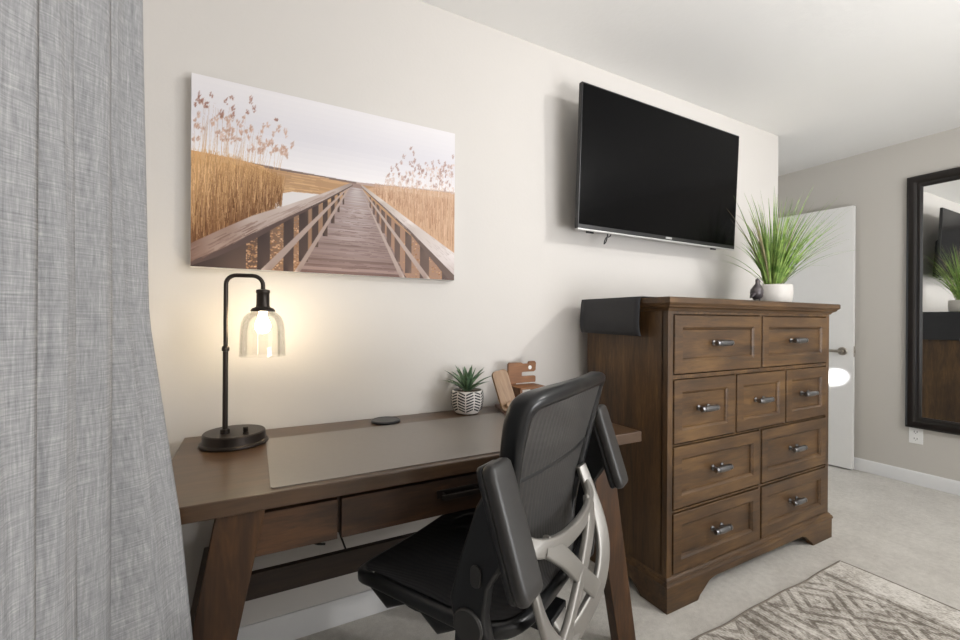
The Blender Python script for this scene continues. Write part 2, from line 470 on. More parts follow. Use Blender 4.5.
# ------------------------------------------------------------------ curtain
def curtain():
    zs = [0.015, .47, .75, .94, 1.14, 1.7, 2.38]
    def lin(tab, z):
        for (z0, v0), (z1, v1) in zip(tab, tab[1:]):
            if z <= z1: 
                k = max(0, min(1, (z-z0)/(z1-z0))); return v0+(v1-v0)*k
        return tab[-1][1]
    # fold crest / trough nodes: (y, [(z, x)...])
    c = lambda v: [(0, v), (2.4, v)]
    nodes = [(.20, c(-.20)), (.21, c(-.34)), (.33, c(-.20)), (.34, c(-.345)), (.46, c(-.195)), (.47, c(-.345)),
             (.58, c(-.191)), (.588, c(-.345)),
             (.70, [(0, -.189), (.47, -.190), (1.14, -.196), (2.4, -.209)]), (.706, [(0, -.345), (2.4, -.345)]),
             (.86, [(0, -.197), (1.14, -.197), (2.4, -.207)]), (.868, [(0, -.32), (.75, -.32), (1.5, -.33), (2.4, -.34)]),
             (1.0, [(0, -.075), (.47, -.100), (.75, -.124), (.94, -.149), (1.14, -.175), (1.8, -.190), (2.4, -.205)]),
             (1.018, [(0, -.27), (2.4, -.29)]), (1.00, [(0, -.30), (2.4, -.31)])]
    per = 16
    def fn(u, v):
        z = .012+v*2.37
        q = u*(len(nodes)-1); i = min(int(q), len(nodes)-2); k = q-i
        (ya, ta), (yb, tb) = nodes[i], nodes[i+1]
        xa, xb = lin(ta, z), lin(tb, z)
        w = math.sin(PI/2*k)**.8 if yb-ya > .03 else (1-math.cos(PI*k))/2
        y = ya+(yb-ya)*k
        x = xa+(xb-xa)*w
        if yb-ya > .05: x += .009*math.sin(PI*k)*math.sin(2*PI*(k*2.3+i*.37))
        x += .004*math.sin(q*2.1+z*4.1)*math.sin(PI*k)+.003*math.sin(z*7+i*1.7)*math.sin(PI*k)
        y += .006*math.sin(z*2.3+q*1.3)*math.sin(PI*k)
        return (x, y, z)
    mb = MB(); ln = (len(nodes)-1)*.13
    mb.grid(fn, (len(nodes)-1)*per, 60, lambda u, v: (u*ln, v*2.37))
    o = obj('curtain', mb, M_curtain, smooth=180, solid=.002)
    tag(o, 'long gathered grey linen curtain hanging at the left beside the desk', 'curtain')
curtain()

# ------------------------------------------------------------------ canvas print
def canvas():
    x0, z0, w, h, yf, yb = -.179, 1.302, .914, .612, 1.613, WY-.001
    t = thing('canvas_print', 'wide canvas print of a wooden boardwalk through reeds, over the desk', 'picture', (x0, yb, z0))
    d = yf-yb
    mb = MB(); mb.box(0, w, d, 0, 0, h); obj('stretched_canvas', mb, M_canvas, t, bevel=.003)
    import numpy as np
    NU, NV, SS = 440, 292, 2
    buf = np.zeros((NV*SS, NU*SS, 3)); HH, WW = buf.shape[:2]
    ALPHA = {3: .7, 6: .9, 8: .85, 9: .6, 10: .68, 13: .5, 18: .45}
    def poly(pts, cols, ly=0):
        """paint one flat patch of ink on the print; pts in 0..1 picture coordinates"""
        P = np.array(pts, float)*[WW, HH]
        x0_, x1_ = int(max(0, P[:, 0].min()-1)), int(min(WW, P[:, 0].max()+2))
        y0_, y1_ = int(max(0, P[:, 1].min()-1)), int(min(HH, P[:, 1].max()+2))
        if x1_ <= x0_ or y1_ <= y0_: return
        gx, gy = np.meshgrid(np.arange(x0_, x1_)+.5, np.arange(y0_, y1_)+.5)
        ins = np.zeros(gx.shape, bool); n_ = len(P)
        for a in range(n_):
            (xa, ya), (xb, yb2) = P[a], P[(a+1) % n_]
            if abs(ya-yb2) < 1e-9: continue
            c_ = ((ya > gy) != (yb2 > gy)) & (gx < (xb-xa)*(gy-ya)/(yb2-ya)+xa)
            ins ^= c_
        if isinstance(cols, list):
            w_ = np.stack([1/((gx-p[0])**2+(gy-p[1])**2+4) for p in P])
            cc = np.tensordot(w_/w_.sum(0), np.array(cols, float), ([0], [0]))
        else: cc = np.broadcast_to(np.array(cols, float), gx.shape+(3,))
        al = ALPHA.get(ly, 1.0)
        sub = buf[y0_:y1_, x0_:x1_]
        sub[ins] = sub[ins]*(1-al)+cc[ins]*al
    def jit(c, a): k = random.uniform(-a, a); return tuple(max(0, min(255, x+k)) for x in c)
    def mixc(a, b, k): return tuple(a[i]+(b[i]-a[i])*k for i in range(3))
    # sky
    n = 16; top = (226, 223, 225); mid = (214, 212, 218); low = (236, 233, 234)
    def sky(v):
        k = (v-.55)/.45
        return mixc(low, mid, k/.5) if k < .5 else mixc(mid, top, (k-.5)/.5)
    for j in range(n):
        a, b = .5+j*.5/n, .5+(j+1)*.5/n
        poly([(0, a), (1, a), (1, b), (0, b)], [sky(a), sky(a), sky(b), sky(b)], 0)
    # far land
    poly([(0, 0), (1, 0), (1, .575), (.56, .562), (.3, .575), (0, .592)], (176, 140, 106), 1)
    poly([(.0, .575), (.56, .555), (.56, .566), (.3, .577), (0, .594)], (122, 104, 98), 2)
    poly([(.56, .555), (1, .555), (1, .600), (.75, .583), (.56, .566)], (176, 156, 148), 2)
    for k in range(70):
        v = random.uniform(.42, .565); u = random.uniform(.15, .5); l = random.uniform(.03, .12)
        poly([(u, v), (u+l, v-.002), (u+l, v+.003), (u, v+.005)], jit((196, 158, 116), 22), 3)
    poly([(.27, .43), (.32, .455), (.43, .462), (.46, .47), (.30, .36), (.26, .35)], (218, 214, 214), 4)
    # ground below left rail
    poly([(0, 0), (.44, 0), (.5, .45), (0, .15)], [(74, 58, 52), (170, 130, 100), (150, 122, 100), (74, 58, 52)], 5)
    poly([(.6, .5), (1, .03), (1, 0), (.75, 0)], (158, 126, 106), 5)
    for k in range(1100):
        right = k % 4 == 0
        u = random.uniform(.13, .36); v = random.uniform(0, .30)
        if v > .05+u*.75: continue
        if right:
            u = random.uniform(.76, 1.0); v = random.uniform(0, .25)
            if v > (1-u)*1.1+.05: continue
        s = random.uniform(.003, .008)
        poly([(u, v), (u+s, v+s*.3), (u+s*.8, v+s*1.3), (u-s*.2, v+s)], jit((184, 142, 106), 44), 6)
    # left reeds
    poly([(0, .10), (.0, .60), (.12, .592), (.22, .575), (.285, .50), (.285, .40), (.19, .30)], [(100, 64, 40), (208, 160, 108), (206, 160, 110), (212, 170, 122), (206, 160, 112), (150, 104, 68), (110, 72, 46)], 7)
    def stalk(u0, v0, u1, v1, wd, c0, c1, ly):
        dx = u1-u0
        poly([(u0-wd, v0), (u0+wd, v0), (u1+wd*.4, v1), (u1-wd*.4, v1)], [c0, c0, c1, c1], ly)
    for k in range(1500):
        u = random.uniform(0, .285)
        base = .12+u*.95; topv = .60-max(0, (u-.12))*.45+random.uniform(-.02, .02)
        v0 = random.uniform(base-.03, topv-.08); v1 = min(topv, v0+random.uniform(.08, .28))
        dk = (v0-base)/.4
        c = mixc((104, 70, 46), (214, 172, 124), min(1, max(0, dk+random.uniform(-.45, .75))))
        stalk(u, v0, u+random.uniform(-.012, .018), v1, random.uniform(.0006, .0014), jit(c, 20), jit(mixc(c, (208, 164, 112), .5), 14), 8)
    for k in range(90):
        u = random.uniform(0.0, .28); v1 = .90-u*u*2.6-random.uniform(0, .22)
        if v1 < .60: continue
        stalk(u, .56, u+random.uniform(0, .02), v1, .0009, (204, 164, 122), (186, 160, 146), 9)
    def plume(u, v, s, c, ly):
        for k in range(7):
            a = random.uniform(.1, .7); l = s*random.uniform(.6, 1.3)
            du, dv = l*math.sin(a)*.55, l*math.cos(a)
            uu, vv = u+random.uniform(-.004, .006), v+random.uniform(-s, s)*.6
            poly([(uu, vv), (uu+.0026, vv+dv*.3), (uu+du, vv+dv), (uu-.002, vv+dv*.5)], jit(c, 20), ly)
    pl = [(.057, .898), (.042, .843), (.117, .909), (.123, .853), (.179, .914), (.168, .85), (.262, .843), (.221, .789), (.293, .761), (.318, .708),
          (.085, .802), (.021, .781), (.031, .708), (.139, .782), (.203, .713), (.245, .706), (.10, .88), (.19, .87), (.155, .80), (.235, .80), (.27, .79),
          (.06, .76), (.11, .74), (.15, .73), (.285, .66), (.30, .64), (.01, .83), (.075, .70), (.18, .76), (.255, .755)]
    pl += [(random.uniform(0, .30), 0) for _ in range(60)]
    pl = [(u, v if v else random.uniform(.64, .92-u*.8)) for u, v in pl]
    for u, v in pl: plume(u, v, random.uniform(.016, .030), (146, 106, 92) if v > .8 else (190, 156, 138), 10)
    # right reeds
    poly([(.60, .535), (.70, .575), (1, .592), (1, .16), (.80, .36)], (196, 160, 130), 7)
    for k in range(650):
        u = random.uniform(.63, .998); base = .56-(u-.58)*.92
        topv = .56+(u-.6)*.09+random.uniform(-.02, .02)
        v0 = random.uniform(base, topv-.04); v1 = min(topv, v0+random.uniform(.06, .22))
        c = mixc((150, 110, 84), (216, 184, 156), random.random())
        stalk(u, v0, u+random.uniform(-.008, .008), v1, random.uniform(.0007, .0018), jit(c, 12), jit(mixc(c, (222, 194, 170), .4), 10), 8)
    for k in range(90):
        u = random.uniform(.68, .995); v = random.uniform(.57, .62+(u-.66)*.5)
        stalk(u-.005, .55, u+.004, v+.02, .0007, (214, 190, 168), (206, 188, 178), 9)
        plume(u, v, random.uniform(.010, .018), (206, 184, 174), 10)
    for u, v in [(random.uniform(.68, .99), random.uniform(.60, .78)) for _ in range(45)]+[(.789, .833), (.757, .767), (.889, .767), (.822, .726), (.95, .759), (.726, .701), (.99, .832), (.80, .80), (.86, .75), (.92, .78)]:
        plume(u, v, .020, (174, 146, 138), 10)
    # deck
    VP = (.560, .556)
    poly([(.347, 0), (.775, 0), (.577, .556), (.545, .556)], (150, 128, 120), 11)
    v = 0; q = 0.0
    prev = 0.0
    k = 0
    while prev < .53:
        st = .0185*(1-prev/.556)**1.15+.0012
        nx = min(.552, prev+st)
        kk = prev/.556
        c = mixc((128, 104, 98), (186, 176, 176), kk**.7); c = jit(c, 22*(1-kk)+4)
        f0, f1 = prev/.556, (nx-st*.14)/.556
        l0, r0 = .347+(.546-.347)*f0, .775+(.577-.775)*f0
        l1, r1 = .347+(.546-.347)*f1, .775+(.577-.775)*f1
        c2 = jit(mixc(c, (112, 90, 84), .3), 8)
        m = random.uniform(.3, .7)
        poly([(l0, prev), (l0+(r0-l0)*m, prev), (l1+(r1-l1)*m, nx-st*.14), (l1, nx-st*.14)], [c2, c, c, c2], 12)
        poly([(l0+(r0-l0)*m, prev), (r0, prev), (r1, nx-st*.14), (l1+(r1-l1)*m, nx-st*.14)], [c, c2, c2, c], 12)
        prev = nx; k += 1
    for k in range(160):
        vv = random.uniform(0, .4); f = vv/.556; l, r_ = .347+.199*f, .775-.198*f
        u = random.uniform(l, r_-.05*(1-f)); ln = random.uniform(.03, .12)*(1-f)
        poly([(u, vv), (min(r_, u+ln), vv-.001), (min(r_, u+ln), vv+.002), (u, vv+.003)], jit((112, 90, 86), 25), 13)
    # left posts and lower rails
    def ray_to(p, f): return (p[0]+(VP[0]-p[0])*f, p[1]+(VP[1]-p[1])*f)
    for (ua, ub, vb, vt) in [(.0, .168, 0, .10), (.205, .247, .0, .22), (.292, .327, 0, .31), (.345, .378, .06, .35), (.392, .416, .15, .40), (.432, .450, .22, .43), (.463, .476, .30, .46), (.487, .496, .37, .485), (.507, .513, .42, .51)]:
        poly([(ua, vb), (ub, vb), (ub, vt+(ub-ua)*.9), (ua, vt)], [jit((62, 50, 48), 6), (96, 78, 70), (88, 72, 66), (60, 50, 48)], 14)
    poly([(.215, 0), (.25, 0), (.535, .535), (.53, .535)], [(190, 172, 164), (150, 132, 124), (170, 150, 140), (180, 160, 150)], 15)
    poly([(.330, 0), (.350, 0), (.535, .525), (.53, .53)], [(196, 178, 168), (140, 120, 112), (170, 150, 140), (180, 160, 150)], 15)
    # left top rail: face and underside
    poly([(0, .003), (.076, .055), (.19, .160), (.307, .29), (.437, .42), (.545, .54), (.545, .55), (.44, .437), (.31, .318), (.188, .205), (.09, .11), (0, .045)], (88, 72, 68), 16)
    poly([(0, .025), (.09, .10), (.188, .198), (.31, .312), (.437, .432), (.545, .545), (.540, .558), (.437, .474), (.307, .378), (.188, .294), (.098, .212), (0, .118)],
         [(120, 92, 80), (168, 144, 132), (176, 156, 146), (186, 168, 158), (186, 170, 162), (160, 144, 138), (150, 136, 130), (196, 182, 176), (198, 184, 178), (186, 170, 162), (150, 126, 114), (124, 98, 88)], 17)
    for k in range(130):
        f = random.uniform(0, .8); m = random.random()
        p = ray_to((-.03, -.02+m*.10), f); l = random.uniform(.01, .035)*(1-f)
        pe = ray_to((-.03, -.02+m*.10), f+.07)
        poly([(p[0], p[1]), (p[0]+l*.4, p[1]), pe, (pe[0]-.002, pe[1]+.004)], jit((122, 96, 86) if f < .35 else (158, 138, 130), 24), 18)
    # right rail
    for (ua, ub, vb, vt) in [(.94, 1.0, 0.0, .12), (.835, .878, .0, .22), (.768, .797, .03, .30), (.722, .746, .10, .345), (.688, .707, .19, .39), (.664, .679, .27, .42), (.644, .656, .33, .45), (.628, .637, .38, .47), (.615, .621, .42, .49)]:
        poly([(ua, vb), (ub, vb), (ub, vt-(ub-ua)), (ua, vt)], [(88, 74, 70), (120, 98, 88), (110, 92, 84), (82, 70, 66)], 14)
    poly([(.855, 0), (.885, 0), (.585, .53), (.58, .53)], [(150, 130, 122), (206, 192, 184), (180, 165, 155), (170, 152, 144)], 15)
    poly([(.745, 0), (.768, 0), (.58, .52), (.577, .53)], [(150, 130, 122), (202, 188, 180), (180, 165, 155), (170, 152, 144)], 15)
    poly([(1, .0), (1, .07), (.79, .325), (.665, .458), (.583, .545), (.580, .54), (.665, .44), (.79, .285), (.975, .0)], (104, 88, 82), 16)
    poly([(1, .035), (.791, .305), (.665, .450), (.583, .540), (.580, .557), (.665, .484), (.791, .370), (1, .185)],
         [(196, 184, 180), (190, 178, 172), (180, 168, 160), (170, 158, 152), (190, 178, 170), (214, 204, 198), (222, 212, 208), (220, 212, 210)], 17)
    for k in range(60):
        f = random.uniform(0, .75); m = random.random()
        p = ray_to((1.02, .02+m*.15), f); pe = ray_to((1.02, .02+m*.15), f+.06)
        poly([p, (p[0]-.003, p[1]-.004), pe], jit((176, 162, 156), 22), 18)
    img = buf.reshape(NV, SS, NU, SS, 3).mean((1, 3))
    img = img*.97+255*.03                       # slightly washed ink
    img = np.clip(img/255, 0, 1)
    lin = np.where(img <= .04045, img/12.92, ((img+.055)/1.055)**2.4)
    gx = np.linspace(.001, w-.001, NU+1); gz = np.linspace(.001, h-.001, NV+1)
    co = np.zeros((NV+1, NU+1, 3)); co[..., 0] = gx[None, :]; co[..., 2] = gz[:, None]; co[..., 1] = d-.0006
    ii = (np.arange(NV)[:, None]*(NU+1)+np.arange(NU)[None, :]).ravel()
    faces = np.stack([ii, ii+1, ii+NU+2, ii+NU+1], 1)
    me = bpy.data.meshes.new('boardwalk_picture')
    me.from_pydata(co.reshape(-1, 3).tolist(), [], faces.tolist())
    at = me.color_attributes.new('Col', 'FLOAT_COLOR', 'CORNER')
    rgba = np.ones((NV*NU, 4, 4)); rgba[..., :3] = lin.reshape(-1, 1, 3)
    at.data.foreach_set('color', rgba.ravel().astype(np.float32))
    me.materials.append(M_pic)
    o = bpy.data.objects.new('boardwalk_picture', me); COL.objects.link(o); o.parent = t
canvas()

# ------------------------------------------------------------------ television
def tv():
    Wd, Hh = 1.20, .663
    t = thing('television', 'black flat screen television mounted on the wall above the dresser', 'television', (1.912, 1.505, 1.898))
    t.rotation_euler = (R(-2.2), 0, 0)
    t.rotation_euler = (R(2.2), 0, 0)
    # local: front face at y=0, back toward +y
    mb = MB(); mb.box(-Wd/2, Wd/2, 0, .022, -Hh/2, Hh/2); obj('bezel', mb, M_tvb, t, bevel=.003)
    mb = MB(); mb.box(-Wd/2+.007, Wd/2-.007, -.0012, .001, -Hh/2+.020, Hh/2-.007); obj('screen', mb, M_screen, t, smooth=0)
    mb = MB(); mb.box(-Wd/2+.002, Wd/2-.002, -.001, .018, -Hh/2-.006, -Hh/2+.001); obj('bottom_trim', mb, M_tvs, t, bevel=.001)
    mb = MB(); mb.prism(rrect(.046, .010, .003), 'y', -.0035, 0); mb2 = obj('logo_badge', mb, M_tvs, t); mb2.location = (.02, 0, -Hh/2+.011)
    mb = MB(); mb.hexa([(-.54, .022, -.325), (.54, .022, -.325), (.50, .072, -.31), (-.50, .072, -.31), (-.54, .022, .06), (.54, .022, .06), (.50, .066, .03), (-.50, .066, .03)])
    obj('rear_housing', mb, M_blk, t, bevel=.006)
    for sx in (-.5, .44):
        mb = MB(); mb.prism([(a+sx, b+.028) for a, b in rrect(.045, .012, .005)], 'z', -Hh/2-.012, -Hh/2-.004); obj('foot_socket', mb, M_blk, t)
    mb = MB(); mb.box(-.15, .15, .072, .082, -.18, .12); mb.box(-.03, .03, .08, .125, -.08, .02)
    obj('mount_bracket', mb, M_blk, t, bevel=.002)
    mb = MB(); mb.box(-.12, .12, .122, .134, -.14, .10); mo = obj('mount_plate', mb, M_blk, t, bevel=.002)
    mb = MB()
    mb.tube(smooth_path([(-.36, .05, -Hh/2+.02), (-.365, .055, -Hh/2-.03), (-.385, .05, -Hh/2-.05), (-.375, .05, -Hh/2-.02), (-.34, .055, -Hh/2-.005), (-.33, .06, -.30)], 5), .0028, 8)
    obj('cable', mb, M_blk, t)
tv()

# ------------------------------------------------------------------ dresser
DY = 1.123
def dresser():
    t = thing('dresser', 'tall brown wooden chest of nine panelled drawers beneath the television', 'dresser', (2.07, 1.38, 0))
    ox, oy = 2.07, 1.38
    X = lambda v: v-ox
    Y = lambda v: v-oy
    yb = 1.580
    # carcass
    mb = MB(); mb.box(X(1.432), X(2.700), Y(DY+.022), Y(yb), .085, 1.180); obj('carcass', mb, M_dz, t, bevel=.002)
    # face frame: stiles and rails
    mb = MB(); mb.box(X(1.432), X(1.463), Y(DY), Y(DY+.03), .105, 1.185); mb.box(X(2.668), X(2.700), Y(DY), Y(DY+.03), .105, 1.185)
    for z0, z1 in ((1.168, 1.185), (.908, .925), (.642, .655-.008), (.378, .398-.012), (.105, .134)):
        mb.box(X(1.463), X(2.668), Y(DY+.001), Y(DY+.03), z0, z1)
    obj('face_frame', mb, M_dz, t, bevel=.0015)
    # side corner bead
    # top with moulded edge
    prof = [(1.180, .004), (1.190, .010), (1.196, .022), (1.203, .026), (1.206, .030), (1.212, .035), (1.230, .035), (1.234, .031)]
    mb = MB(); rings = []
    for z, e in prof:
        rings.append([mb.bm.verts.new(p) for p in ((X(1.432)-e, Y(DY)-e, z), (X(2.700)+e, Y(DY)-e, z), (X(2.700)+e, Y(yb), z), (X(1.432)-e, Y(yb), z))])
    for a, b in zip(rings, rings[1:]):
        for k in range(4): mb.face([a[k], a[(k+1) % 4], b[(k+1) % 4], b[k]])
    mb.face(rings[0][::-1]); mb.face(rings[-1])
    obj('moulded_top', mb, M_dx, t, smooth=20)
    # plinth with bracket feet
    def plinth_poly(a, b, fw, ax):
        k = .10
        return [(a, 0), (a+fw, 0), (a+fw+.012, .018), (a+fw+.03, .030), (a+fw+.075, .062), (a+fw+.11, .070),
                (b-fw-.11, .070), (b-fw-.075, .062), (b-fw-.03, .030), (b-fw-.012, .018), (b-fw, 0), (b, 0), (b, k), (a, k)]
    e = .013
    mb = MB(); mb.prism(plinth_poly(X(1.432)-e, X(2.700)+e, .19, 0), 'y', Y(DY)-e, Y(DY)-e+.03)
    obj('plinth', mb, M_dx, t, bevel=.0015)
    for xs in (X(1.432)-e, X(2.700)+e-.03):
        mb = MB(); mb.prism(plinth_poly(Y(DY)-e+.03, Y(yb)-.0, .10, 0), 'x', xs, xs+.03); obj('plinth_side', mb, M_dx, t, bevel=.0015)
    prof = [(.100, .016), (.106, .017), (.110, .015), (.116, .013), (.118, .009), (.124, .007), (.128, .003), (.13, .0)]
    mb = MB(); rings = []
    for z, ee in prof:
        rings.append([mb.bm.verts.new(p) for p in ((X(1.432)-ee, Y(DY)-ee, z), (X(2.700)+ee, Y(DY)-ee, z), (X(2.700)+ee, Y(yb), z), (X(1.432)-ee, Y(yb), z))])
    for a, b in zip(rings, rings[1:]):
        for k in range(4): mb.face([a[k], a[(k+1) % 4], b[(k+1) % 4], b[k]])
    mb.face(rings[0][::-1]); mb.face(rings[-1])
    obj('base_moulding', mb, M_dx, t, smooth=20)
    # drawers
    def drawer(x0, x1, z0, z1, fr):
        dr = MB()
        g = .0025
        x0 += g; x1 -= g; z0 += g; z1 -= g
        yf = DY-.004
        # panelled front as nested rings: (inset, y)
        rg = [(0, yf+.020), (0, yf+.002), (.002, yf), (fr-.004, yf), (fr, yf+.004), (fr+.004, yf+.006), (fr+.008, yf+.013)]
        rings = [[dr.bm.verts.new((X(a), Y(y), z)) for a, z in ((x0+i, z0+i), (x1-i, z0+i), (x1-i, z1-i), (x0+i, z1-i))] for i, y in rg]
        for a, b in zip(rings, rings[1:]):
            for k in range(4): dr.face([a[k], a[(k+1) % 4], b[(k+1) % 4], b[k]])
        dr.face(rings[0][::-1]); dr.face(rings[-1])
        d = obj('drawer', dr, M_dx, t, smooth=25)
        # pull: two posts, ribbed barrel
        cx, cz = (x0+x1)/2, (z0+z1)/2+.002
        h = MB()
        yh = yf+.013-.030
        hl = .054
        for s in (-1, 1):
            h.lathe([(0, 0), (.011, 0), (.011, .004), (.006, .007), (.006, .03)], (X(cx)+s*.031, Y(yf+.0132), cz), 14, M=Matrix.Rotation(R(90), 4, 'X'))
        bar = []
        for q, r in ((-hl, .004), (-hl, .0095), (-hl+.005, .012), (-.042, .012), (-.040, .009), (-.037, .009), (-.035, .012), (-.031, .0125), (0, .0138), (.031, .0125), (.035, .012), (.037, .009), (.040, .009), (.042, .012), (hl-.005, .012), (hl, .0095), (hl, .004)):
            bar.append((r, q))
        bar = [(0, -hl)]+bar+[(0, hl)]
        h.lathe(bar, (X(cx), Y(yh), cz), 16, M=Matrix.Rotation(R(90), 4, 'Y'))
        obj('handle', h, M_pewter, d)
    r1 = (.927, 1.166); r2 = (.650, .907); r3 = (.391, .640); r4 = (.136, .376)
    drawer(1.464, 2.058, *r1, .052); drawer(2.074, 2.667, *r1, .052)
    drawer(1.464, 1.866, *r2, .052); drawer(1.878, 2.268, *r2, .052); drawer(2.280, 2.667, *r2, .052)
    drawer(1.464, 2.058, *r3, .052); drawer(2.074, 2.667, *r3, .052)
    drawer(1.464, 2.058, *r4, .052); drawer(2.074, 2.667, *r4, .052)
    for (a, b), (z0, z1) in (((2.058, 2.074), r1), ((1.866, 1.878), r2), ((2.268, 2.280), r2), ((2.058, 2.074), r3), ((2.058, 2.074), r4)):
        mb = MB(); mb.box(X(a), X(b), Y(DY+.001), Y(DY+.022), z0-.004, z1+.004)
        obj('drawer_divider', mb, M_dz, t, bevel=.001)
dresser()

def runner():
    zt = 1.234
    path = [(1.398, 1.083), (1.391, 1.10), (1.386, 1.14), (1.385, 1.20), (1.389, 1.232), (1.402, zt+.0045), (1.5, zt+.004), (2.07, zt+.004), (2.6, zt+.004), (2.735, zt+.004), (2.748, zt-.01), (2.752, 1.15), (2.751, .985)]
    P = smooth_path([(x, 0, z) for x, z in path], 6)
    y0, y1 = 1.222, 1.572
    def fn(u, v):
        k = u*(len(P)-1); i = min(int(k), len(P)-2); p = P[i].lerp(P[i+1], k-i)
        y = y0+(y1-y0)*v
        hang = max(0, (1.22-p.z)/.15) if p.x < 2 else 0
        bulge = -.010*hang*math.sin(PI*min(1, hang*.9))*(1+.25*v)
        if p.x < 2: y = y+(v-.2)*.0
        return (p.x+bulge-2.07, y-1.4, p.z-1.234+.018*(hang*(1-v)*-.3))
    mb = MB(); mb.grid(fn, 90, 12)
    o = obj('table_runner', mb, M_runner, loc=(2.07, 1.4, 1.234), smooth=180)
    md = o.modifiers.new('thick', 'SOLIDIFY'); md.thickness = .004; md.offset = 0
    tag(o, 'black cloth runner laid over the dresser top, ends hanging at both sides', 'runner')
runner()

# plant on the dresser
def potted_grass():
    c = (2.575, 1.34, 1.2405)
    t = thing('potted_grass', 'tall bushy faux grass in a round white pot on the dresser', 'plant', c)
    mb = MB(); mb.lathe([(0, 0), (.076, 0), (.088, .005), (.095, .03), (.097, .065), (.095, .100), (.091, .105), (.087, .102), (.086, .085), (0, .085)], n=48)
    obj('pot', mb, M_pot, t)
    mb = MB(); mb.lathe([(.0855, .084), (.04, .090), (0, .092)], n=24); obj('soil', mb, M_soil, t)
    rnd = random.Random(5)
    mb = MB()
    for k in range(300):
        a = rnd.uniform(0, 2*PI); r0 = rnd.uniform(0, .042)
        Ln = rnd.uniform(.30, .56); tilt = min(1.3, abs(rnd.gauss(.52, .42)))
        droop = rnd.uniform(.0, .35)+(.5 if rnd.random() < .06 else 0)
        wd = rnd.uniform(.0024, .0046)
        mi = 1 if rnd.random() < .10 else 0
        p = Vector((r0*math.cos(a), r0*math.sin(a), .088)); n = 7; rows = []
        ca, sa = math.cos(a), math.sin(a)
        side = Vector((-sa, ca, 0)); tw = rnd.uniform(-.9, .9)
        side = (side*math.cos(tw)+Vector((ca, sa, 0))*math.sin(tw))
        ang = tilt*.55
        for i in range(n+1):
            w = wd*(1-(i/n)**2.2)+.0003
            rows.append((p.copy()-side*w, p+Vector((ca, sa, -1))*(w*.35), p+side*w))
            st = Ln/n; ang += (tilt*.45+droop)/n*(.5+i/n)
            p = p+Vector((ca*math.sin(ang), sa*math.sin(ang), math.cos(ang)))*st
        if p.y > 1.64-c[1]: continue                     # no blade reaches through the wall
        if any(q[1].y > .135 and q[1].x < -.04 and q[1].z > .30 for q in rows): continue   # nor into the television
        if rows[-1][1].x < -.25: continue
        vr = [[mb.bm.verts.new(q) for q in r] for r in rows]
        for A, B in zip(vr, vr[1:]):
            mb.face([A[0], A[1], B[1], B[0]], mi); mb.face([A[1], A[2], B[2], B[1]], mi)
    o = obj('grass_blades', mb, [M_grass, M_grass2], t, recalc=False, smooth=60); o['kind'] = 'stuff'
potted_grass()

def bird():
    t = thing('bird_figurine', 'small dark bird figurine with upright head beside the white plant pot', 'figurine', (2.325, 1.285, 1.2405))
    t.scale = (1.22, 1.22, 1.22)
    mb = MB()
    prof = [(0, .012), (.014, .014), (.024, .024), (.029, .040), (.027, .056), (.019, .068), (.011, .078), (.009, .086), (.010, .092), (.008, .100), (0, .106)]
    mb.lathe(prof, n=24); 
    for v in mb.bm.verts:
        z = v.co.z; v.co.y *= .85
        if z > .06: v.co.x += .004
    obj('body', mb, M_iron, t, smooth=180)
    mb = MB(); mb.tube([(.010, 0, .094), (.022, 0, .092), (.028, 0, .088)], .0035, 8, scales=[1, .7, .15]); obj('beak', mb, M_iron, t)
    mb = MB(); mb.tube([(-.018, 0, .04), (-.034, 0, .030), (-.045, 0, .018)], .010, 10, scales=[(1.2, .8), (1, .5), (.5, .2)]); obj('tail', mb, M_iron, t, smooth=180)
    for s in (-1, 1):
        mb = MB(); mb.tube([(.002, s*.010, .016), (.004, s*.010, .0)], .0035, 8); mb.box(-.004, .016, s*.010-.004, s*.010+.004, 0, .003); obj('leg', mb, M_iron, t)
bird()

